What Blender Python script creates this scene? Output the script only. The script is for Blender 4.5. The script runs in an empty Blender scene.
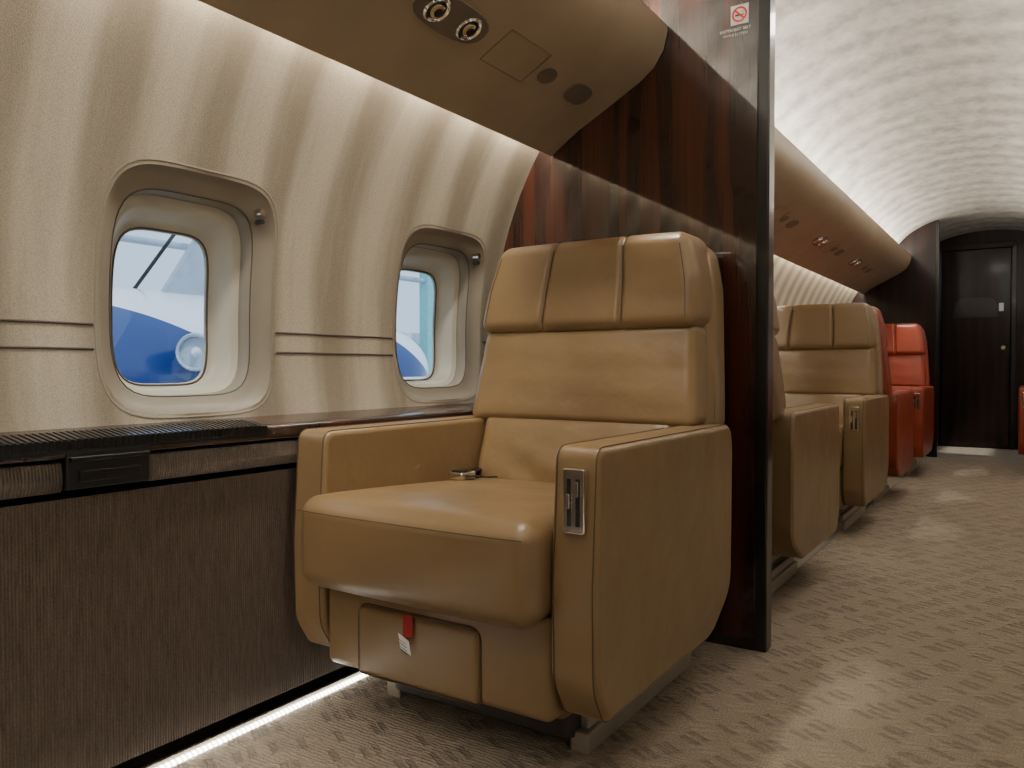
import bpy, math, random
from mathutils import Vector, Matrix
random.seed(4)
PI=math.pi
XC=-0.36
def MX(x): return 2*XC-x

# ------------------------------------------------------------------ materials
def new_mat(name):
    m=bpy.data.materials.new(name); m.use_nodes=True
    nt=m.node_tree; b=nt.nodes['Principled BSDF']
    return m,nt,b
def L(nt,a,b): nt.links.new(a,b)
def obj_coord(nt,scale=(1,1,1),rot=(0,0,0)):
    tc=nt.nodes.new('ShaderNodeTexCoord'); mp=nt.nodes.new('ShaderNodeMapping')
    mp.inputs['Scale'].default_value=scale; mp.inputs['Rotation'].default_value=rot
    L(nt,tc.outputs['Object'],mp.inputs['Vector']); return mp.outputs['Vector']
def noise(nt,vec,scale,detail=3,rough=.5):
    n=nt.nodes.new('ShaderNodeTexNoise'); n.inputs['Scale'].default_value=scale
    n.inputs['Detail'].default_value=detail; n.inputs['Roughness'].default_value=rough
    L(nt,vec,n.inputs['Vector']); return n.outputs['Fac']
def ramp(nt,fac,stops):
    r=nt.nodes.new('ShaderNodeValToRGB'); e=r.color_ramp.elements
    while len(e)<len(stops): e.new(.5)
    for i,(p,c) in enumerate(stops):
        e[i].position=p; e[i].color=(*c,1) if len(c)==3 else c
    L(nt,fac,r.inputs['Fac']); return r.outputs['Color']
def math_(nt,op,a,b=None):
    n=nt.nodes.new('ShaderNodeMath'); n.operation=op
    for i,v in enumerate([a,b]):
        if v is None: continue
        if isinstance(v,(int,float)): n.inputs[i].default_value=v
        else: L(nt,v,n.inputs[i])
    return n.outputs[0]
def mixc(nt,fac,a,b,mode='MIX'):
    n=nt.nodes.new('ShaderNodeMixRGB'); n.blend_type=mode
    for k,v in (('Fac',fac),('Color1',a),('Color2',b)):
        if isinstance(v,(int,float)): n.inputs[k].default_value=v
        elif isinstance(v,tuple): n.inputs[k].default_value=(*v,1)
        else: L(nt,v,n.inputs[k])
    return n.outputs[0]
def bump(nt,b,h,strength=.3,dist=.002,prev=None):
    n=nt.nodes.new('ShaderNodeBump'); n.inputs['Strength'].default_value=strength
    n.inputs['Distance'].default_value=dist; L(nt,h,n.inputs['Height'])
    if prev is not None: L(nt,prev,n.inputs['Normal'])
    L(nt,n.outputs['Normal'],b.inputs['Normal']); return n.outputs['Normal']

def plain(name,col,rough=.5,metal=0,coat=0,var=.08,bs=0,bscale=200):
    m,nt,b=new_mat(name); v=obj_coord(nt)
    f=noise(nt,v,6,3)
    c=ramp(nt,f,[(.3,tuple(x*(1-var) for x in col)),(.7,tuple(min(1,x*(1+var)) for x in col))])
    L(nt,c,b.inputs['Base Color']); b.inputs['Roughness'].default_value=rough
    b.inputs['Metallic'].default_value=metal; b.inputs['Coat Weight'].default_value=coat
    b.inputs['Coat Roughness'].default_value=.05
    if bs: bump(nt,b,noise(nt,v,bscale,2),bs,.001)
    return m
def livery(name,white,blue,k,lim,zmin):
    """white fuselage with a diagonal blue field: blue where z + k*y < lim and z > zmin (object space)"""
    m,nt,b=new_mat(name); v=obj_coord(nt)
    s=nt.nodes.new('ShaderNodeSeparateXYZ'); L(nt,v,s.inputs[0])
    wob=math_(nt,'MULTIPLY',math_(nt,'SINE',math_(nt,'MULTIPLY',s.outputs['Y'],2.0)),.07)
    f=math_(nt,'ADD',math_(nt,'ADD',s.outputs['Z'],math_(nt,'MULTIPLY',s.outputs['Y'],k)),wob)
    a=math_(nt,'LESS_THAN',f,lim); g=math_(nt,'GREATER_THAN',s.outputs['Z'],zmin)
    L(nt,mixc(nt,math_(nt,'MULTIPLY',a,g),white,blue),b.inputs['Base Color'])
    b.inputs['Roughness'].default_value=.22; b.inputs['Coat Weight'].default_value=.6
    return m
def leather(name,col):
    m,nt,b=new_mat(name); v=obj_coord(nt)
    f=noise(nt,v,4,4)
    c=ramp(nt,f,[(.3,tuple(x*.9 for x in col)),(.7,tuple(x*1.08 for x in col))])
    L(nt,c,b.inputs['Base Color'])
    r=math_(nt,'ADD',math_(nt,'MULTIPLY',noise(nt,v,9,3),.14),.28)
    L(nt,r,b.inputs['Roughness'])
    vo=nt.nodes.new('ShaderNodeTexVoronoi'); vo.inputs['Scale'].default_value=420; L(nt,v,vo.inputs['Vector'])
    p=bump(nt,b,noise(nt,v,8,3,.5),.5,.012)
    bump(nt,b,vo.outputs['Distance'],.18,.0008,p)
    b.inputs['Specular IOR Level'].default_value=.6
    return m
def wall_fabric(name,c1,c2,sc=1.5,rough=.6,stretch=(.3,1,.25),ww=.4,sw=.6,mott=(3,22,2),lo=.30,hi=.70,dist=2.2):
    m,nt,b=new_mat(name); v=obj_coord(nt)
    w=nt.nodes.new('ShaderNodeTexWave'); w.wave_type='BANDS'; w.bands_direction='Y'; w.wave_profile='SIN'
    w.inputs['Scale'].default_value=sc; w.inputs['Distortion'].default_value=dist
    w.inputs['Detail'].default_value=3; w.inputs['Detail Scale'].default_value=1.4
    v2=obj_coord(nt,stretch); L(nt,v2,w.inputs['Vector'])
    streak=noise(nt,obj_coord(nt,mott),1.0,5,.65)
    fac=math_(nt,'ADD',math_(nt,'MULTIPLY',w.outputs['Fac'],ww),math_(nt,'MULTIPLY',streak,sw))
    c=ramp(nt,fac,[(lo,c1),(hi,c2)])
    sp=noise(nt,v,420,2,.6)
    c=mixc(nt,.30,c,ramp(nt,sp,[(.35,(.22,.22,.22)),(.65,(.8,.8,.8))]),'OVERLAY')
    L(nt,c,b.inputs['Base Color'])
    rr=math_(nt,'SUBTRACT',rough,math_(nt,'MULTIPLY',fac,.3)); L(nt,rr,b.inputs['Roughness'])
    bump(nt,b,sp,.5,.0012)
    return m
def wood(name,dark,light,rot=(0,0,0),sc=1.0,coat=1.0,cior=2.1,cr=.03):
    m,nt,b=new_mat(name)
    v=obj_coord(nt,(2.2*sc,2.2*sc,.25*sc),rot)
    w=nt.nodes.new('ShaderNodeTexWave'); w.wave_type='BANDS'; w.bands_direction='X'
    w.inputs['Scale'].default_value=1.3; w.inputs['Distortion'].default_value=9; w.inputs['Detail'].default_value=4
    w.inputs['Detail Scale'].default_value=1.4; L(nt,v,w.inputs['Vector'])
    n=noise(nt,obj_coord(nt,(90,90,2.0),rot),1.4,4)
    f=math_(nt,'ADD',math_(nt,'MULTIPLY',w.outputs['Fac'],.3),math_(nt,'MULTIPLY',n,.7))
    L(nt,ramp(nt,f,[(.25,dark),(.8,light)]),b.inputs['Base Color'])
    b.inputs['Roughness'].default_value=.4; b.inputs['Specular IOR Level'].default_value=.2
    b.inputs['Coat Weight'].default_value=coat; b.inputs['Coat Roughness'].default_value=cr
    b.inputs['Coat IOR'].default_value=cior
    return m
def emit(name,col,s,dots=False):
    m,nt,b=new_mat(name); b.inputs['Base Color'].default_value=(.8,.8,.8,1)
    b.inputs['Emission Color'].default_value=(*col,1); b.inputs['Emission Strength'].default_value=s
    if dots:
        v=obj_coord(nt,(0,1,0)); w=nt.nodes.new('ShaderNodeTexWave'); w.bands_direction='Y'
        w.inputs['Scale'].default_value=26; L(nt,v,w.inputs['Vector'])
        L(nt,math_(nt,'ADD',math_(nt,'MULTIPLY',w.outputs['Fac'],s*1.3),s*.3),b.inputs['Emission Strength'])
    return m
def carpet():
    m,nt,b=new_mat('carpet_mat')
    v=obj_coord(nt)
    wv=nt.nodes.new('ShaderNodeVectorMath'); wv.operation='ADD'
    nn=nt.nodes.new('ShaderNodeTexNoise'); nn.inputs['Scale'].default_value=30; L(nt,v,nn.inputs['Vector'])
    sc=nt.nodes.new('ShaderNodeVectorMath'); sc.operation='SCALE'; sc.inputs['Scale'].default_value=.012
    L(nt,nn.outputs['Color'],sc.inputs[0])
    L(nt,v,wv.inputs[0]); L(nt,sc.outputs[0],wv.inputs[1])
    def dashes(rot,scl,lo,hi,thr=.35):
        vo=nt.nodes.new('ShaderNodeTexVoronoi'); vo.voronoi_dimensions='2D'; vo.distance='CHEBYCHEV'; vo.inputs['Scale'].default_value=1; vo.inputs['Randomness'].default_value=.45
        mp=nt.nodes.new('ShaderNodeMapping'); mp.vector_type='POINT'
        mp.inputs['Rotation'].default_value=(0,0,rot); L(nt,wv.outputs[0],mp.inputs['Vector'])
        m2=nt.nodes.new('ShaderNodeMapping'); m2.inputs['Scale'].default_value=scl; L(nt,mp.outputs[0],m2.inputs['Vector'])
        L(nt,m2.outputs[0],vo.inputs['Vector'])
        d=ramp(nt,vo.outputs['Distance'],[(lo,(1,1,1)),(hi,(0,0,0))])
        sep=nt.nodes.new('ShaderNodeSeparateColor'); L(nt,vo.outputs['Color'],sep.inputs[0])
        g=math_(nt,'GREATER_THAN',sep.outputs[0],thr)
        return math_(nt,'MULTIPLY',d,g)
    d1=dashes(.5,(10.5,38,1),.23,.33,.45)
    d2=dashes(-.35,(12,40,1),.24,.34,.35)
    w=nt.nodes.new('ShaderNodeTexWave'); w.bands_direction='Y'; w.inputs['Scale'].default_value=30
    w.inputs['Distortion'].default_value=5; w.inputs['Detail'].default_value=2; L(nt,v,w.inputs['Vector'])
    n=noise(nt,v,190,3,.7)
    c=ramp(nt,n,[(.3,(.35,.275,.19)),(.7,(.68,.555,.41))])
    c=mixc(nt,math_(nt,'MULTIPLY',w.outputs['Fac'],.18),c,(.28,.215,.15))
    c=mixc(nt,math_(nt,'MULTIPLY',d2,.28),c,(.75,.63,.48))
    c=mixc(nt,math_(nt,'MULTIPLY',d1,.42),c,(.17,.125,.082))
    L(nt,c,b.inputs['Base Color']); b.inputs['Roughness'].default_value=.95; b.inputs['Sheen Weight'].default_value=.2
    h=math_(nt,'SUBTRACT',math_(nt,'ADD',n,math_(nt,'MULTIPLY',w.outputs['Fac'],.5)),math_(nt,'MULTIPLY',d1,1.6))
    h=math_(nt,'ADD',h,math_(nt,'MULTIPLY',d2,.9))
    bump(nt,b,h,1.0,.008)
    return m
def woven(name,c1,c2):
    m,nt,b=new_mat(name)
    v=obj_coord(nt)
    w=nt.nodes.new('ShaderNodeTexWave'); w.bands_direction='Y'; w.inputs['Scale'].default_value=55
    w.inputs['Distortion'].default_value=1.5; w.inputs['Detail'].default_value=2; L(nt,v,w.inputs['Vector'])
    n=noise(nt,obj_coord(nt,(1,1,.12)),150,3,.6); n2=noise(nt,v,240,2,.5)
    f=math_(nt,'ADD',math_(nt,'MULTIPLY',n,.6),math_(nt,'MULTIPLY',n2,.4))
    c=ramp(nt,f,[(.32,c1),(.68,c2)])
    c=mixc(nt,math_(nt,'MULTIPLY',w.outputs['Fac'],.45),c,tuple(x*.6 for x in c1))
    L(nt,c,b.inputs['Base Color']); b.inputs['Roughness'].default_value=.8
    bump(nt,b,math_(nt,'ADD',f,w.outputs['Fac']),.5,.0015)
    return m

M={}
M['tan']=leather('tan_leather',(.235,.150,.070))
M['red']=leather('red_leather',(.30,.045,.018))
M['tan_seam']=plain('tan_seam',(.085,.052,.024),.6)
M['red_seam']=plain('red_seam',(.13,.015,.01),.6)
M['wallfab']=wall_fabric('wall_fabric',(.245,.208,.152),(.44,.39,.302),sc=1.45,ww=.44,sw=.6,mott=(3,18,1.6),lo=.32,hi=.72,dist=2.2)
M['ceil']=wall_fabric('ceiling_fabric',(.29,.265,.22),(.53,.495,.43),sc=1.15,ww=.16,sw=.84,mott=(12,8,12),rough=.55,lo=.34,hi=.66,dist=3)
M['wood']=wood('dark_mahogany',(.004,.0016,.0014),(.075,.017,.006),cior=1.8,cr=.05)
M['woodl']=wood('ledge_mahogany',(.008,.003,.002),(.07,.020,.009),rot=(PI/2,0,0),cior=1.7)
M['door']=wood('door_mahogany',(.003,.0013,.0013),(.024,.007,.004),cior=1.4,cr=.12,coat=.7)
M['trimblk']=plain('gloss_black_trim',(.006,.005,.005),.3,coat=.3)
M['psu']=plain('overhead_panel_paint',(.285,.212,.138),.42,bs=.1,bscale=400)
M['psud']=plain('overhead_detail',(.12,.094,.066),.5)
M['sur']=plain('window_surround_plastic',(.245,.212,.163),.40)
M['liner']=plain('window_liner',(.50,.475,.39),.35)
M['woven']=woven('sidewall_woven',(.062,.042,.030),(.165,.120,.088))
M['bumper']=woven('bumper_fabric',(.09,.066,.05),(.21,.165,.13))
M['carpet']=carpet()
M['black']=plain('black_plastic',(.010,.010,.011),.35)
M['chrome']=plain('polished_nickel',(.75,.70,.62),.14,metal=1,var=.03)
M['railm']=plain('rail_metal',(.45,.40,.32),.4,metal=.5)
M['basem']=plain('seat_base_dark',(.04,.034,.03),.5)
M['groove']=plain('groove_dark',(.08,.066,.05),.6)
M['led']=emit('cove_led',(1,.95,.85),66)
M['ledc']=emit('ceiling_led',(1,.97,.92),36)
M['ledf']=emit('floor_led',(1,.96,.88),14,True)
M['white']=plain('white_label',(.8,.8,.78),.5)
M['redtag']=plain('red_ribbon',(.36,.01,.015),.6)
M['signred']=plain('sign_red',(.7,.02,.02),.5)
M['ink']=plain('black_ink',(.02,.02,.02),.5)
M['jetw']=plain('jet_white_paint',(.75,.80,.86),.25,coat=.5)
M['jetb']=plain('jet_blue_paint',(.012,.045,.19),.2,coat=.8)
M['liv1']=livery('jet_livery',(.75,.80,.86),(.012,.045,.19),.34,1.05,.40)
M['liv2']=livery('jet_livery_stripe',(.75,.80,.86),(.012,.045,.19),-.55,1.55,.05)
M['grey']=plain('light_grey_metal',(.35,.42,.5),.4)
M['teal']=plain('teal_steel',(.18,.48,.50),.5)
M['apron']=plain('apron_concrete',(.6,.62,.64),.9)
m,nt,b=new_mat('window_glass')
for n in list(nt.nodes):
    if n.type!='OUTPUT_MATERIAL': nt.nodes.remove(n)
out=[n for n in nt.nodes if n.type=='OUTPUT_MATERIAL'][0]
tr=nt.nodes.new('ShaderNodeBsdfTransparent'); tr.inputs[0].default_value=(.90,.95,1,1)
gl=nt.nodes.new('ShaderNodeBsdfGlossy'); gl.inputs['Roughness'].default_value=.02
mx=nt.nodes.new('ShaderNodeMixShader'); mx.inputs[0].default_value=.05
L(nt,tr.outputs[0],mx.inputs[1]); L(nt,gl.outputs[0],mx.inputs[2]); L(nt,mx.outputs[0],out.inputs['Surface'])
M['glass']=m

# ------------------------------------------------------------------ geometry helpers
def mk(name,verts,faces,mats,parent=None,smooth=True,fmats=None,loc=None):
    me=bpy.data.meshes.new(name); me.from_pydata([tuple(v) for v in verts],[],faces)
    if not isinstance(mats,(list,tuple)): mats=[mats]
    for mm in mats: me.materials.append(mm)
    if fmats:
        for p,i in zip(me.polygons,fmats): p.material_index=i
    if smooth:
        for p in me.polygons: p.use_smooth=True
    me.update()
    import bmesh
    bm=bmesh.new(); bm.from_mesh(me); bmesh.ops.recalc_face_normals(bm,faces=bm.faces); bm.to_mesh(me); bm.free()
    o=bpy.data.objects.new(name,me); bpy.context.collection.objects.link(o)
    if parent: o.parent=parent
    if loc: o.location=loc
    return o
def empty(name,loc=(0,0,0),rz=0):
    e=bpy.data.objects.new(name,None); e.empty_display_size=.1; e.location=loc; e.rotation_euler=(0,0,rz)
    bpy.context.collection.objects.link(e); return e
def samples(h,r,n,k=4):
    inn=h-r
    e=[inn+r*math.tan(i*PI/4/k) for i in range(k+1)]
    mid=[-inn+2*inn*i/n for i in range(1,n)]
    return [-x for x in reversed(e)]+mid+e
def soft_box(name,c,s,r,mat,puff=(0,0,0),n=(8,4,8),deform=None,disp=None,parent=None,pw=2):
    h=[x/2 for x in s]; S=[samples(h[i],min(r,h[i]*.98),n[i]) for i in range(3)]
    V=[];K={};F=[]
    def add(p,ax):
        key=tuple(round(x,6) for x in p)
        if key in K: return K[key]
        inn=[max(-(h[i]-min(r,h[i]*.98)),min(h[i]-min(r,h[i]*.98),p[i])) for i in range(3)]
        d=Vector([p[i]-inn[i] for i in range(3)]); d.normalize()
        rr=[min(r,h[i]*.98) for i in range(3)]
        q=[inn[i]+d[i]*rr[i] for i in range(3)]
        for i in range(3):
            if abs(abs(p[i])-h[i])<1e-7:
                a,b_=[j for j in range(3) if j!=i]
                q[i]+=math.copysign(1,p[i])*puff[i]*(1-abs(p[a]/h[a])**pw)*(1-abs(p[b_]/h[b_])**pw)
        q=Vector(q)
        if disp: q=disp(q,d,h)
        q=q+Vector(c)
        if deform: q=deform(q)
        K[key]=len(V); V.append(q); return K[key]
    for ax in range(3):
        a,b_=[j for j in range(3) if j!=ax]
        for sg in (-1,1):
            g=[]
            for u in S[a]:
                row=[]
                for w in S[b_]:
                    p=[0,0,0]; p[ax]=sg*h[ax]; p[a]=u; p[b_]=w; row.append(add(p,ax))
                g.append(row)
            for i in range(len(g)-1):
                for j in range(len(g[0])-1):
                    F.append((g[i][j],g[i+1][j],g[i+1][j+1],g[i][j+1]))
    return mk(name,V,F,mat,parent)
def round_poly(pts,k=6):
    out=[]; n=len(pts)
    for i,(x,y,r) in enumerate(pts):
        p=Vector((x,y)); a=Vector(pts[i-1][:2]); b_=Vector(pts[(i+1)%n][:2])
        if r<=0: out.append((x,y)); continue
        da=(a-p).normalized(); db=(b_-p).normalized()
        ang=math.acos(max(-1,min(1,da.dot(db)))); t=min(r/math.tan(ang/2),(a-p).length*.49,(b_-p).length*.49)
        p0=p+da*t; p1=p+db*t
        for j in range(k+1):
            s=j/k; q=p0*(1-s)**2+p*2*s*(1-s)+p1*s**2; out.append((q.x,q.y))
    return out
def prism(name,prof,a0,a1,axis,mat,bevel=0,parent=None,smooth=False):
    n=len(prof)
    def P(p,a):
        return {'X':(a,p[0],p[1]),'Y':(p[0],a,p[1]),'Z':(p[0],p[1],a)}[axis]
    V=[P(p,a0) for p in prof]+[P(p,a1) for p in prof]
    F=[tuple(range(n)),tuple(range(2*n-1,n-1,-1))]+[(i,(i+1)%n,n+(i+1)%n,n+i) for i in range(n)]
    o=mk(name,V,F,mat,parent,smooth=bool(bevel) or smooth)
    if bevel:
        m=o.modifiers.new('b','BEVEL'); m.width=bevel; m.segments=4; m.limit_method='ANGLE'; m.angle_limit=math.radians(40); m.harden_normals=True
    elif smooth:
        for p in o.data.polygons[:2]: p.use_smooth=False
    return o
def box(name,lo,hi,mat,bevel=0,parent=None):
    return prism(name,[(lo[0],lo[1]),(hi[0],lo[1]),(hi[0],hi[1]),(lo[0],hi[1])],lo[2],hi[2],'Z',mat,bevel,parent)
def tube(name,pts,r,mat,parent=None,cyclic=False):
    cu=bpy.data.curves.new(name,'CURVE'); cu.dimensions='3D'; cu.bevel_depth=r; cu.bevel_resolution=2
    sp=cu.splines.new('POLY'); sp.points.add(len(pts)-1)
    for i,p in enumerate(pts): sp.points[i].co=(*p,1)
    sp.use_cyclic_u=cyclic; cu.materials.append(mat)
    o=bpy.data.objects.new(name,cu); bpy.context.collection.objects.link(o)
    if parent: o.parent=parent
    return o
def cyl(name,c,r,h,mat,axis=(0,0,1),seg=28,parent=None,r2=None,rings=None):
    ax=Vector(axis).normalized(); q=ax.to_track_quat('Z','Y')
    prof=rings or [(r,-h/2),(r2 if r2 is not None else r,h/2)]
    V=[];F=[]
    for (rr,z) in prof:
        for i in range(seg):
            t=2*PI*i/seg; V.append(q@Vector((rr*math.cos(t),rr*math.sin(t),z))+Vector(c))
    for k in range(len(prof)-1):
        for i in range(seg):
            F.append((k*seg+i,k*seg+(i+1)%seg,(k+1)*seg+(i+1)%seg,(k+1)*seg+i))
    F.append(tuple(range(seg))); F.append(tuple((len(prof)-1)*seg+i for i in range(seg)))
    o=mk(name,V,F,mat,parent,smooth=True)
    for p in o.data.polygons:
        if len(p.vertices)>4: p.use_smooth=False
    m=o.modifiers.new('e','EDGE_SPLIT'); m.split_angle=math.radians(40)
    return o
def sweep(name,prof,y0,y1,mat,parent=None,ny=2):
    V=[];F=[];n=len(prof)
    for j in range(ny):
        y=y0+(y1-y0)*j/(ny-1)
        V+=[(p[0],y,p[1]) for p in prof]
    for j in range(ny-1):
        for i in range(n-1): F.append((j*n+i,j*n+i+1,(j+1)*n+i+1,(j+1)*n+i))
    return mk(name,V,F,mat,parent)

# ------------------------------------------------------------------ cabin shell
Y0,Y1=-2.2,9.2
YB,TB=2.24,.045
YB2=8.0
def xw(z): return -.42-math.sqrt(1.2544-(z-.9)**2)
ZW0,ZW1=.60,1.56
ZC=.96
PITCH=.87
win_y=[1.075+PITCH*k for k in range(-3,9)]
def se(a,b_,t,n=4.0):
    c,s=math.cos(t),math.sin(t)
    r=(abs(c/a)**n+abs(s/b_)**n)**(-1/n); return r*c,r*s
def build_wall(name,side):
    f=(lambda x:x) if side<0 else MX
    V=[];F=[]
    def strip(ya,yb):
        b0=len(V); n=16
        for i in range(n+1):
            z=ZW0+(ZW1-ZW0)*i/n
            V.append((f(xw(z)),ya,z)); V.append((f(xw(z)),yb,z))
        for i in range(n): F.append((b0+2*i,b0+2*i+1,b0+2*i+3,b0+2*i+2))
    strip(Y0,win_y[0]-PITCH/2); strip(win_y[-1]+PITCH/2,Y1)
    for yc in win_y:
        hy=PITCH/2; o=[]
        ns=14
        for i in range(ns): o.append((-hy+2*hy*i/ns,ZW0-ZC))
        for i in range(ns): o.append((hy,ZW0-ZC+(ZW1-ZW0)*i/ns))
        for i in range(ns): o.append((hy-2*hy*i/ns,ZW1-ZC))
        for i in range(ns): o.append((-hy,ZW1-ZC-(ZW1-ZW0)*i/ns))
        N=len(o); R=8; b0=len(V)
        for k in range(R+1):
            s=k/R
            for (y,z) in o:
                t=math.atan2(z,y); iy,iz=se(.212,.258,t,4.8)
                yy=iy*(1-s)+y*s; zz=iz*(1-s)+z*s+ZC
                V.append((f(xw(zz)),yc+yy,zz))
        for k in range(R):
            for i in range(N):
                F.append((b0+k*N+i,b0+k*N+(i+1)%N,b0+(k+1)*N+(i+1)%N,b0+(k+1)*N+i))
    w=mk(name,V,F,M['wallfab'])
    lo=[(-1.445,.045),(-1.445,.565)]
    sweep('lower_sidewall',[(f(x),z) for x,z in lo],Y0,Y1,M['woven'],w)
    sweep('sidewall_gap',[(f(x),z) for x,z in [(-1.445,.565),(-1.47,.568),(-1.47,.59)]],Y0,Y1,M['black'],w)
    sweep('floor_recess',[(f(x),z) for x,z in [(-1.445,.045),(-1.48,.045),(-1.48,0)]],Y0,Y1,M['black'],w)
    for i,yc in enumerate(win_y[:-1]):
        for z in (.886,.8375):
            pts=[(f(xw(z)+.0005),yc+.224,z),(f(xw(z)+.0005),yc+PITCH-.224,z)]
            tube('panel_groove',pts,.0026,M['groove'],w)
    return w
wl=build_wall('wall_left',-1)
wr=build_wall('wall_right',1)

def window_unit(idx,yc,side):
    f=(lambda x:x) if side<0 else MX
    root=empty('window_%d'%idx,(f(-1.54),yc,ZC))
    rings=[(.222,.268,-.0005,ZC,4.8),(.220,.266,-.0015,ZC,4.8),(.218,.264,-.0005,ZC,4.8),(.212,.258,.006,ZC,4.8),(.203,.249,.016,ZC,4.8),(.192,.238,.024,ZC,4.8),
           (.178,.224,.028,.958,4.8),(.173,.219,.030,.957,4.8),(.170,.216,.058,.956,4.8),(.168,.214,.066,.955,4.8),(.153,.201,.068,.951,4.8),
           (.149,.197,.072,.948,4.8),(.139,.189,.102,.94,4.8),(.125,.180,.116,.937,4.8),(.118,.174,.118,.935,4.8),(.114,.170,.124,.935,4.8)]
    N=80; V=[];F=[];fm=[]
    for (a,b_,d,zc,ex) in rings:
        for i in range(N):
            t=2*PI*i/N; y,z=se(a,b_,t,ex)
            zz=z+zc; x=xw(zz)-d
            V.append((f(x)-f(-1.54),y,zz-ZC))
    for k in range(len(rings)-1):
        for i in range(N):
            F.append((k*N+i,k*N+(i+1)%N,(k+1)*N+(i+1)%N,(k+1)*N+i)); fm.append(0 if k<9 else 1)
    o=mk('surround',V,F,[M['sur'],M['liner']],root,fmats=fm)
    k=len(rings)-1
    mk('pane',[V[k*N+i] for i in range(N)],[tuple(range(N))],M['glass'],root,smooth=False)
    tube('gasket',[V[(k-1)*N+i] for i in range(N)],.0025,M['groove'],root,cyclic=True)
    tube('surround_step_seam',[V[7*N+i] for i in range(N)],.0016,M['groove'],root,cyclic=True)
    zk=1.165; xk=f(xw(zk)-.012)-f(-1.54)
    cyl('shade_knob',(xk,.165,zk-ZC),.009,.024,M['chrome'],axis=(1,0,0),parent=root,seg=18)
    cyl('shade_slot',(xk,.165,zk-.022-ZC),.006,.02,M['black'],axis=(1,0,0),parent=root,seg=18)
idx=1
for side in (-1,1):
    for yc in win_y:
        window_unit(idx,yc,side); idx+=1

box('floor',(-1.60,Y0,-.05),(MX(-1.60),Y1,0),M['carpet'])
cp=[(XC-.70*math.cos(t),1.80+.37*math.sin(t)) for t in [PI*i/40 for i in range(41)]]
sweep('ceiling',cp,Y0,Y1,M['ceil'])

psu=[(-1.31,1.487),(-1.26,1.522),(-1.207,1.556),(-1.10,1.612),(-1.0,1.666),(-.955,1.70),(-.925,1.745),(-.911,1.80),(-.913,1.818),(-.925,1.818),(-.935,1.785),(-1.055,1.785),(-1.075,1.83),(-1.30,1.70),(-1.33,1.60),(-1.305,1.56)]
def psurow(name,ya,yb,f,vents):
    root=prism(name,[(f(x),z) for x,z in psu],ya,yb,'Y',M['psu'],0)
    for p in root.data.polygons:
        if len(p.vertices)==4: p.use_smooth=True
    m=root.modifiers.new('e','EDGE_SPLIT'); m.split_angle=math.radians(30)
    sl=Vector((.105,0,.0551)).normalized()
    nrm=Vector((.0551,0,-.105)).normalized()
    if f(0)!=0: nrm.x*=-1; sl.x*=-1
    def pt(dx,y,off=0):
        return Vector((f(-1.118),y,1.6026))+sl*dx+nrm*off
    def oval(nm,yc,a,b_,mat,off,ex=2.0,dx=0,th=.003):
        N=40;V=[]
        for o_,sc in ((0,1),(th,.97)):
            for i in range(N):
                t=2*PI*i/N; yy,ss=se(a*sc,b_*sc,t,ex); V.append(pt(dx+ss,yc+yy,off+o_))
        F=[(i,(i+1)%N,N+(i+1)%N,N+i) for i in range(N)]+[tuple(range(N,2*N))]
        return mk(nm,V,F,mat,root,smooth=False)
    for y in vents:
        oval('gasper_plate',y+.06,.125,.048,M['psud'],.0005,2.6)
        for yy in (y,y+.12):
            cyl('gasper',pt(0,yy,.004),.036,.01,M['chrome'],axis=nrm,parent=root,seg=32,rings=[(.034,-.006),(.034,.002),(.030,.006),(.024,.001),(.019,.001),(.018,.008),(.009,.010)])
            cyl('gasper_core',pt(0,yy,.010),.011,.010,M['black'],axis=nrm,parent=root,seg=20)
            cyl('gasper_gap',pt(0,yy,.0045),.0245,.002,M['black'],axis=nrm,parent=root,seg=24)
        oval('reading_light_cover',y+.485,.036,.028,M['psud'],.0005,2)
        oval('speaker_grille',y+.66,.058,.036,M['psud'],.0005,2.8)
        pts=[pt(s,yy,.001) for yy,s in ((y+.235,-.055),(y+.425,-.055),(y+.425,.055),(y+.235,.055))]
        tube('access_panel_seam',pts,.0012,M['psud'],root,cyclic=True)
    return root
ident=lambda x:x
for f,nm in ((ident,'l'),(MX,'r')):
    psurow('overhead_service_panel',Y0+.01,YB-.004,f,[-1.2,.25,1.40])
    psurow('overhead_service_panel',YB+TB+.004,YB2-.004,f,[2.75,3.9,5.2,6.4])
def strip(name,x0,x1,z,ya,yb,mat,f):
    V=[(f(x0),ya,z),(f(x1),ya,z),(f(x1),yb,z),(f(x0),yb,z)]
    return mk(name,V,[(0,1,2,3)],mat,smooth=False)
for f in (ident,MX):
    for ya,yb in ((Y0+.02,YB-.01),(YB+TB+.01,YB2-.01)):
        strip('cove_led_strip',-1.340,-1.308,1.545,ya,yb,M['led'],f)
        strip('ceiling_led_strip',-1.04,-.95,1.790,ya,yb,M['ledc'],f)
    o=prism('floor_led_strip',[(f(x),z) for x,z in [(-1.440,.001),(-1.432,.001),(-1.432,.004),(-1.440,.008)]],Y0+.02,YB-.02,'Y',M['ledf'])
    prism('floor_led_channel',[(f(x),z) for x,z in [(-1.4445,.0),(-1.4415,.0),(-1.4415,.016),(-1.4445,.016)]],Y0+.02,YB-.02,'Y',M['railm'],0,o)

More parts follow.
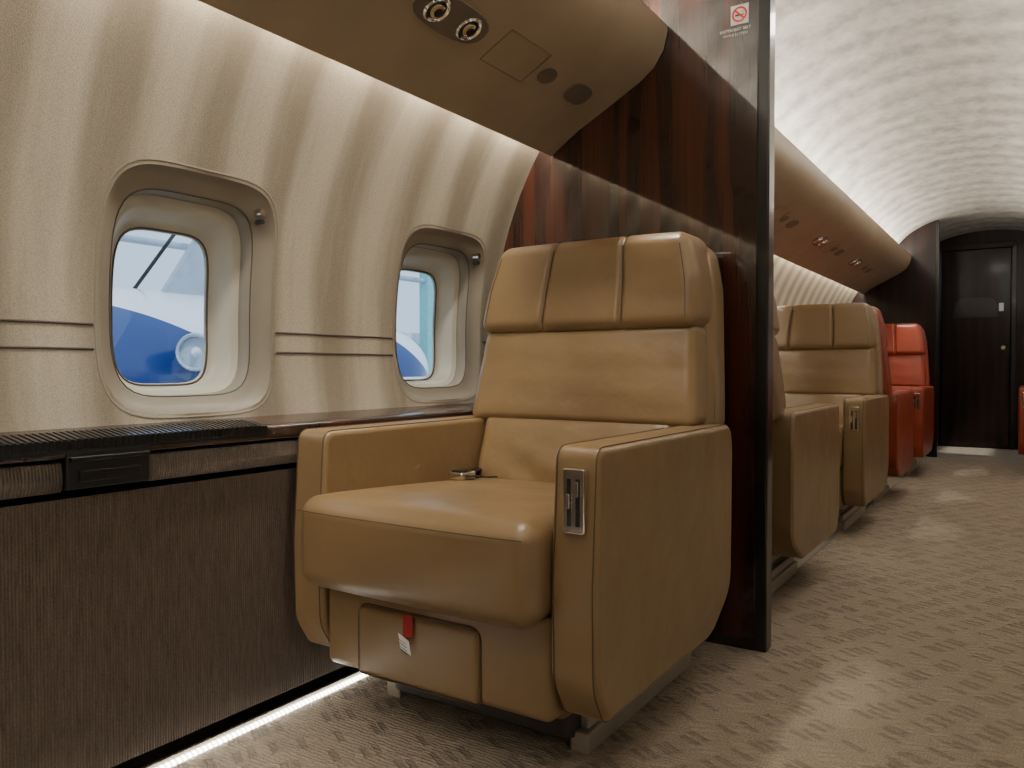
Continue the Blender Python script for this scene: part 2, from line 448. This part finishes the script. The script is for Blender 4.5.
# ledges
for f,nm in ((ident,'left'),(MX,'right')):
    lp=round_poly([(-1.54,.690,0),(-1.45,.674,.006),(-1.428,.669,.01),(-1.428,.640,.008),(-1.45,.634,0),(-1.54,.634,0)],4)
    for ya,yb in ((Y0+.01,YB-.003),(YB+TB+.003,YB2-.003)):
        led=prism('window_ledge',[(f(x),z) for x,z in lp],ya,yb,'Y',M['woodl'],0,smooth=True)
        m=led.modifiers.new('e','EDGE_SPLIT'); m.split_angle=math.radians(35)
        segs=[(ya,.735),(.90,yb)] if (f is ident and ya<0) else [(ya,yb)]
        for a,b_ in segs:
            bp=round_poly([(-1.47,.632,0),(-1.436,.632,.008),(-1.430,.60,.02),(-1.438,.578,.008),(-1.47,.578,0)],4)
            prism('bumper',[(f(x),z) for x,z in bp],a,b_,'Y',M['bumper'],0,parent=led,smooth=True)
        if f is ident and ya<0:
            gp=[(-1.490,.6825),(-1.45,.6755),(-1.425,.671),(-1.4255,.648),(-1.44,.642),(-1.49,.642)]
            prism('vent_base',gp,.15,1.18,'Y',M['black'],0,led)
            V=[];F=[]
            y=.17
            while y<1.165:
                b0=len(V)
                for (px,pz) in [(-1.486,.6842),(-1.44,.6765),(-1.4238,.6728),(-1.4238,.656)]:
                    V+= [(px,y,pz),(px,y+.006,pz),(px,y+.006,pz-.006),(px,y,pz-.006)] if px<-1.43 else [(px,y,pz),(px,y+.006,pz),(px-.004,y+.006,pz-.004),(px-.004,y,pz-.004)]
                for k in range(3):
                    for i in range(4):
                        F.append((b0+4*k+i,b0+4*k+(i+1)%4,b0+4*(k+1)+(i+1)%4,b0+4*(k+1)+i))
                F.append((b0,b0+1,b0+2,b0+3)); F.append((b0+12,b0+13,b0+14,b0+15))
                y+=.012
            mk('vent_slats',V,F,M['trimblk'],led,smooth=False)
            box('table_latch_box',(-1.475,.738,.582),(-1.425,.897,.652),M['black'],.004,led)
            box('table_latch_lip',(-1.43,.742,.633),(-1.416,.893,.641),M['trimblk'],.002,led)
            box('table_latch_handle',(-1.43,.76,.595),(-1.419,.875,.616),M['trimblk'],.003,led)

def hull(xedge):
    pts=[(xedge,0),(-1.49,0),(-1.49,.60)]
    for i in range(17):
        z=.62+(1.56-.62)*i/16; pts.append((xw(z)-.006,z))
    pts.append((-1.08,1.83))
    for i in range(1,20):
        t=PI*i/40; x=XC-.70*math.cos(t); z=1.80+.37*math.sin(t)+.006
        if x<xedge: pts.append((x,z))
    pts.append((xedge,1.806+.37*math.sqrt(1-((xedge-XC)/.70)**2)))
    return pts
part=prism('partition_bulkhead',hull(-.628),YB,YB+TB,'Y',M['wood'])
ztop=1.80+.37*math.sqrt(1-((-.612-XC)/.70)**2)
box('edge_trim',(-.646,YB-.006,0.0),(-.611,YB+TB+.006,ztop-.002),M['trimblk'],.005,part)
box('base_trim',(-1.43,YB-.004,0.0),(-.647,YB,.03),M['trimblk'],.0,part)
part2=prism('partition_bulkhead',hull(-.70),YB2,YB2+TB,'Y',M['door'])
box('edge_trim',(-.715,YB2-.006,0),(-.690,YB2+TB+.006,2.11),M['trimblk'],.004,part2)
def mirror_partition(y,xe):
    p=[(MX(x),z) for x,z in hull(xe)]
    return prism('partition_bulkhead',p,y,y+TB,'Y',M['wood'])
mirror_partition(YB,-1.0)
def endwall(name,y,t,mat):
    l=hull(XC); pts=l[1:-1]; full=pts+[(XC,2.176)]+[(MX(x),z) for x,z in reversed(pts)]
    return prism(name,full,y,y+t,'Y',mat)
endwall('wall_aft',Y1,.05,M['door'])
endwall('wall_forward',Y0-.05,.05,M['wallfab'])
d=empty('door_1',(-.465,Y1-.03,0))
box('door_leaf',(-.30,-.004,.01),(.30,.02,1.98),M['door'],.006,d)
for x0,x1 in ((-.345,-.305),(.305,.345)): box('door_jamb',(x0,-.03,0),(x1,.028,2.02),M['trimblk'],.005,d)
box('door_header',(-.345,-.03,1.985),(.345,.028,2.04),M['door'],.005,d)
fr=round_poly([(-.20,1.30,.02),(.20,1.30,.02),(.17,1.50,.10),(-.17,1.50,.10)],8)
prism('door_relief',fr,-.012,-.003,'Y',M['trimblk'],.002,d)
box('door_placard',(.20,-.008,1.36),(.24,-.004,1.44),M['white'],0,d)
cyl('door_handle',(.24,-.03,1.0),.02,.04,M['chrome'],axis=(0,1,0),parent=d)
box('header_panel',(-1.15,-.02,1.60),(-.36,.02,1.98),M['wood'],.01,d)

# ------------------------------------------------------------------ sign
sg=empty('no_smoking_sign',(-.697,YB-.002,1.797))
box('plate',(-.025,-.001,-.027),(.025,.0015,.027),M['white'],0,sg)
def ring(name,r0,r1,mat,parent,y,N=40):
    V=[];F=[]
    for i in range(N):
        t=2*PI*i/N
        V.append((r0*math.cos(t),y,r0*math.sin(t))); V.append((r1*math.cos(t),y,r1*math.sin(t)))
    for i in range(N): F.append((2*i,2*i+1,(2*i+3)%(2*N),(2*i+2)%(2*N)))
    return mk(name,V,F,mat,parent,smooth=False)
ring('prohibition_ring',.0165,.0215,M['signred'],sg,-.0025)
mk('prohibition_bar',[(-.0145,-.003,.011),(-.011,-.003,.0145),(.0145,-.003,-.011),(.011,-.003,-.0145)],[(0,1,2,3)],M['signred'],sg,smooth=False)
box('cigarette',(-.012,-.0022,-.004),(.008,-.0014,.000),M['ink'],0,sg)
box('cigarette_tip',(.0095,-.0022,-.004),(.012,-.0014,.000),M['ink'],0,sg)
tube('smoke',[(.010,-.002,.003),(.008,-.002,.006),(.011,-.002,.009)],.0007,M['ink'],sg)
def text(name,s,loc,size,mat,parent,rot=(PI/2,0,0)):
    cu=bpy.data.curves.new(name,'FONT'); cu.body=s; cu.size=size; cu.align_x='CENTER'; cu.materials.append(mat); cu.extrude=.0002
    o=bpy.data.objects.new(name,cu); o.location=loc; o.rotation_euler=rot; o.parent=parent
    bpy.context.collection.objects.link(o)
text('text_line_1','FASTEN SEAT BELT',(-.012,-.001,-.044),.0105,M['white'],sg)
text('text_line_2','WHILE SEATED',(-.012,-.001,-.058),.0105,M['white'],sg)

# ------------------------------------------------------------------ seats
def make_seat(loc,rz,kind,ps=1):
    lea=M[kind]; seam=M[kind+'_seam']
    R=empty('passenger_seat',loc,rz)
    prof=round_poly([(.005,.657,.03),(-.012,.40,0.3),(-.008,.22,.1),(.035,.150,.03),(.60,.150,.15),(.745,.235,.10),(.752,.60,.3),(.735,.657,.04)],7)
    for s in (-1,1):
        a,b_=(.295,.395) if s>0 else (-.395,-.295)
        prism('armrest',prof,a,b_,'X',lea,.014,R)
        for xo in (a+.010,b_-.010):
            cy=.37; cz=.4
            pts=[(xo,cy+(y-cy)*1.0003,cz+(z-cz)*1.0003) for y,z in prof]
            tube('armrest_seam',pts,.0013,seam,R,cyclic=True)
    xp=.349*ps
    pl=round_poly([(xp-.022,.502,.006),(xp+.022,.502,.006),(xp+.022,.620,.006),(xp-.022,.620,.006)],4)
    prism('control_plate',pl,-.016,.004,'Y',M['chrome'],.0025,R)
    for dx in (-.009,.009):
        box('control_slot',(xp+dx-.0045,-.0175,.516),(xp+dx+.0045,-.012,.602),M['black'],.001,R)
        box('control_lever',(xp+dx-.003,-.022,.548 if dx<0 else .57),(xp+dx+.003,-.014,.575 if dx<0 else .597),M['chrome'],.001,R)
    def cdef(q):
        t=max(0,min(1,(q.y-.0)/.6)); q.z-=.035*t*(1 if q.z>.42 else .3)
        if q.y<-.012:
            k=min(1,(-.012-q.y)/.02); q.x*=1+.030*k
        return q
    soft_box('seat_cushion',(0,.265,.424),(.588,.70,.196),.040,lea,(.002,.012,.012),(14,14,6),cdef,None,R,3)
    tube('cushion_seam',[(-.285+.57*i/24,-.088-.010*(1-abs((-.285+.57*i/24)/.30)**3),.495) for i in range(25)],.0012,seam,R)
    soft_box('front_skirt',(0,.06,.236),(.588,.12,.204),.018,lea,(0,.003,0),(8,3,5),None,None,R)
    soft_box('leg_rest_panel',(-.027,.004,.212),(.322,.03,.148),.012,lea,(0,.003,0),(8,2,5),None,None,R)
    fr=round_poly([(-.027-.163,.136,.015),(-.027+.163,.136,.015),(-.027+.163,.289,.03),(-.027-.163,.289,.03)],5)
    tube('panel_gap',[(x,-.002,z) for x,z in fr],.0025,seam,R,cyclic=True)
    prism('seat_base',round_poly([(-.25,.16,.04),(.25,.16,.04),(.25,.78,.04),(-.25,.78,.04)],4),.03,.16,'Z',M['basem'],.006,R)
    soft_box('under_tray',(0,.38,.15),(.60,.68,.05),.02,lea,(0,0,0),(4,4,2),None,None,R)
    for s in (-1,1):
        box('base_rail',(s*.255-.022,.18,0.0),(s*.255+.022,.78,.045),M['railm'],.006,R)
        box('base_rail_top',(s*.255-.012,.20,.045),(s*.255+.012,.76,.075),M['railm'],.004,R)
    def tp(z): return 1.03-(z-.65)*.27-max(0,z-1.02)*.45
    def lean(q):
        q.x*=tp(q.z)
        q.y+=(q.z-.65)*.22-.025
        return q
    soft_box('back_shell',(0,.775,.880),(.700,.14,.52),.045,lea,(.004,.01,.004),(8,3,10),lean,None,R,4)
    def ddisp(q,d,h):
        if d.y<-.3:
            q.y+=.0018*math.sin(q.z*70+q.x*5)*max(0,-d.y)
        return q
    soft_box('back_cushion',(0,.690,.782),(.668,.12,.268),.028,lea,(.004,.012,.0),(12,3,8),lean,ddisp,R,3)
    XS=(-.122,.130)
    def hdisp(q,d,h):
        if d.y<-.2:
            g=0
            for xs in XS: g+=math.exp(-((q.x-xs)/.007)**2)
            q.y+=.009*g*min(1,-d.y)
            q.y-=.004*min(1,-d.y)*(1-g)
        if d.z>.3:
            g=sum(math.exp(-((q.x-xs)/.009)**2) for xs in XS); q.z-=.004*g
        return q
    soft_box('headrest',(0,.690,1.030),(.690,.165,.250),.032,lea,(.003,.002,.005),(150,4,8),lean,hdisp,R,4)
    for xs in XS:
        tube('headrest_seam',[(xs*tp(z),.6125+(z-.65)*.22-.025,z) for z in [.925+.205*i/10 for i in range(11)]],.0018,seam,R)
    for s in (-1,1):
        tube('headrest_seam',[(s*.320*tp(z),.603+(z-.65)*.22-.025,z) for z in [.93+.19*i/10 for i in range(11)]],.0013,seam,R)
        tube('back_side_seam',[(s*.349*tp(z),.735+(z-.65)*.22-.025,z) for z in [.67+.24*i/12 for i in range(13)]],.0014,seam,R)
    def ld(q):
        q.y+=(q.z-.5)*.32; return q
    def lwr(q,d,h):
        if d.y<-.3:
            q.y+=.0045*math.sin(q.x*26+q.z*40)*math.exp(-((q.z+.05)/.05)**2)
        return q
    soft_box('lumbar_cushion',(0,.62,.570),(.584,.12,.21),.03,lea,(0,.016,0),(24,3,12),ld,lwr,R)
    B=empty('seat_belt',(0.0,.005,-.032)); B.parent=R
    soft_box('belt_buckle',(-.225,.415,.548),(.048,.062,.022),.006,M['chrome'],(0,0,0),(2,2,2),None,None,B)
    soft_box('buckle_latch',(-.225,.405,.5595),(.030,.034,.008),.003,M['black'],(0,0,0),(2,2,2),None,None,B)
    for path in ([(-.292,.60,.545),(-.275,.54,.548),(-.250,.47,.549),(-.225,.43,.549)],[(-.222,.40,.548),(-.195,.41,.548),(-.17,.43,.546),(-.165,.46,.545)]):
        V=[];F=[]
        for i,p in enumerate(path):
            V+=[(p[0]-.014,p[1]-.014,p[2]),(p[0]+.014,p[1]+.014,p[2])]
        for i in range(len(path)-1): F.append((2*i,2*i+1,2*i+3,2*i+2))
        o=mk('belt_webbing',V,F,M['black'],B); mm=o.modifiers.new('s','SOLIDIFY'); mm.thickness=.003
    return R
SX=-1.03
s1=make_seat((SX,1.257,0),0,'tan')
mk('pull_ribbon',[(-.052,-.016,.290),(-.026,-.016,.290),(-.020,-.022,.250),(-.048,-.022,.246)],[(0,1,2,3)],M['redtag'],s1,smooth=False)
mk('tag_label',[(-.060,-.0225,.252),(-.030,-.0235,.240),(-.022,-.026,.212),(-.052,-.025,.222)],[(0,1,2,3)],M['white'],s1,smooth=False)
for i in range(4):
    z=.241-.007*i; x=-.053+.0015*i
    tube('label_print',[(x,-.0275,z),(x+.019,-.0282,z-.007)],.0005,M['signred'] if i==0 else M['ink'],s1)
make_seat((SX,3.37,0),PI,'tan',-1)
make_seat((SX,3.95,0),0,'tan')
make_seat((SX,5.78,0),PI,'red',-1)
make_seat((SX,6.35,0),0,'red')
make_seat((.325,7.0,0),0,'red',-1)
for x in (-.775,-1.285):
    box('seat_track',(x-.012,YB+TB+.02,0.0),(x+.012,YB2-.02,.004),M['railm'])

# ------------------------------------------------------------------ outside
box('ground_apron',(-70,-40,-2.0),(40,70,-1.7),M['apron'])
def loft(name,secs,mat,parent,seg=60):
    V=[];F=[]
    for (c,ra,rb) in secs:
        for i in range(seg):
            t=2*PI*i/seg; V.append((c[0]+ra*math.cos(t),c[1],c[2]+rb*math.sin(t)))
    for k in range(len(secs)-1):
        for i in range(seg):
            F.append((k*seg+i,k*seg+(i+1)%seg,(k+1)*seg+(i+1)%seg,(k+1)*seg+i))
    F.append(tuple(range(seg))); F.append(tuple((len(secs)-1)*seg+i for i in range(seg)))
    return mk(name,V,F,mat,parent)
jet=empty('parked_jet',(-9.5,6.3,0))
secs=[]
for i in range(60):
    y=-3+6*i/59
    tt=min(1,max(0,(y+3)/2.2)); k=math.sqrt(max(.02,1-(1-tt)**2)); te=1-max(0,(y-1.0)/2.0)*.8
    secs.append(((0,y,.65+.3*max(0,(y-1.0)/2.0)),1.15*k*te,1.15*k*te))
loft('fuselage',secs,M['liv1'],jet)
cyl('engine_nacelle',(1.35,-.45,.98),.4,1.6,M['jetb'],axis=(.75,-1,0),parent=jet,rings=[(.12,-.7),(.20,-.35),(.22,.2),(.21,.32)])
cyl('engine_lip',(1.35,-.45,.98),.4,1.6,M['grey'],axis=(.75,-1,0),parent=jet,rings=[(.21,.32),(.22,.37),(.20,.42),(.175,.41),(.17,.30)])
cyl('engine_fan',(1.55,-.72,.98),.17,.03,M['grey'],axis=(.75,-1,0),parent=jet)
cyl('engine_spinner',(1.58,-.76,.98),.07,.12,M['jetw'],axis=(.75,-1,0),parent=jet,r2=.02)
box('engine_pylon',(.9,-.6,.92),(1.3,.2,1.02),M['jetb'],.02,jet)
tube('tail_brace',[(-.3,-1.1,1.5),(.6,-.85,3.4)],.03,M['black'],jet)
tube('tail_brace',[(-.3,-.5,1.6),(.6,.05,3.0)],.025,M['black'],jet)
mk('tail_fin',[(.3,-.3,1.75),(.3,.9,1.5),(.3,1.8,3.6),(.3,.9,3.6),(.2,-.3,1.75),(.2,.9,1.5),(.2,1.8,3.6),(.2,.9,3.6)],[(0,1,2,3),(4,5,6,7),(0,1,5,4),(1,2,6,5),(2,3,7,6),(3,0,4,7)],M['grey'],jet,smooth=False)
for x in (.6,-.6):
    tube('gear_leg',[(x,.8,-.3),(x,.8,-1.5)],.05,M['grey'],jet); cyl('wheel',(x,.8,-1.48),.22,.15,M['black'],axis=(1,0,0),parent=jet)
tube('gear_leg',[(0,-2.2,-.2),(0,-2.2,-1.5)],.05,M['grey'],jet); cyl('wheel',(0,-2.2,-1.48),.22,.12,M['black'],axis=(1,0,0),parent=jet)
jet2=empty('parked_jet',(-12.5,11.9,.55),PI)
secs=[]
for i in range(60):
    y=-3+8*i/59; tt=min(1,max(0,(y+3)/1.6)); k=math.sqrt(max(.02,1-(1-tt)**2)); secs.append(((0,y,.2),1.0*k,1.0*k))
loft('fuselage',secs,M['liv2'],jet2)
for x in (.6,-.6):
    tube('gear_leg',[(x,.8,-.6),(x,.8,-2.05)],.05,M['grey'],jet2); cyl('wheel',(x,.8,-2.03),.22,.15,M['black'],axis=(1,0,0),parent=jet2)
hg=empty('hangar_frame',(-24,17.4,-1.7))
for i in range(9):
    y=-18+6*i
    box('column',(-.25,y-.35,0),(.25,y+.35,9),M['teal'],0,hg)
    tube('roof_beam',[(0,y,9),(3,y+3,10),(0,y+6,9)],.12,M['grey'],hg)
box('back_wall',(-1.2,-20,0),(-1,34,4.2),M['jetw'],0,hg)
box('teal_door',(-.9,4,0),(-.7,14,3.6),M['teal'],0,hg)
tube('roof_rail',[(0,-20,6.6),(0,34,6.6)],.12,M['grey'],hg)

# ------------------------------------------------------------------ lights
w=bpy.data.worlds.new('World'); bpy.context.scene.world=w; w.use_nodes=True
bg=w.node_tree.nodes['Background']; bg.inputs['Color'].default_value=(.62,.80,1,1); bg.inputs['Strength'].default_value=1.4
sun=bpy.data.lights.new('sun','SUN'); sun.energy=2.4; sun.angle=.05; sun.color=(1,.96,.9)
so=bpy.data.objects.new('sun',sun); so.rotation_euler=Vector((.55,-.25,.95)).to_track_quat('Z','Y').to_euler(); bpy.context.collection.objects.link(so)
def spot(loc,tgt,e,size=55,blend=.6,r=.03,col=(1,.93,.82)):
    l=bpy.data.lights.new('reading_light','SPOT'); l.energy=e; l.spot_size=math.radians(size); l.spot_blend=blend; l.shadow_soft_size=r; l.color=col
    o=bpy.data.objects.new('reading_light',l); o.location=loc
    o.rotation_euler=(Vector(loc)-Vector(tgt)).to_track_quat('Z','Y').to_euler(); bpy.context.collection.objects.link(o)
spot((-.93,1.30,1.66),(-1.0,1.55,.6),24,66)
spot((-.93,.9,1.66),(-.9,1.35,.4),8,50)
for y in (2.0,4.3,5.5,6.9): spot((-.90,y,1.70),(-.66,y+.1,0),26,28,.6)
spot((-1.05,3.0,1.6),(-1.0,3.0,.5),9,60)
spot((-1.05,4.2,1.6),(-1.0,4.0,.5),9,60)
def area(name,loc,sx,sy,e,rot=(0,0,0),col=(1,.95,.87)):
    l=bpy.data.lights.new(name,'AREA'); l.shape='RECTANGLE'; l.size=sx; l.size_y=sy; l.energy=e; l.color=col
    o=bpy.data.objects.new(name,l); o.location=loc; o.rotation_euler=rot; bpy.context.collection.objects.link(o)
area('ceiling_fill_light',(XC,-.3,2.14),.25,.9,6.5)  # added fill lamp behind the camera, brightens the near seat from above
area('ceiling_fill_light',(XC,3.2,2.155),.2,.2,4)  # this and the next: added fill for the aisle, not real fixtures
area('ceiling_fill_light',(XC,5.8,2.155),.2,.2,4)

# ------------------------------------------------------------------ camera
cam=bpy.data.cameras.new('camera'); cam.lens=27.84; cam.sensor_width=36; cam.clip_start=.02
co=bpy.data.objects.new('camera',cam); co.location=(0,0,.8); co.rotation_euler=(math.radians(90-1.16),0,math.radians(33.2))
bpy.context.collection.objects.link(co); bpy.context.scene.camera=co
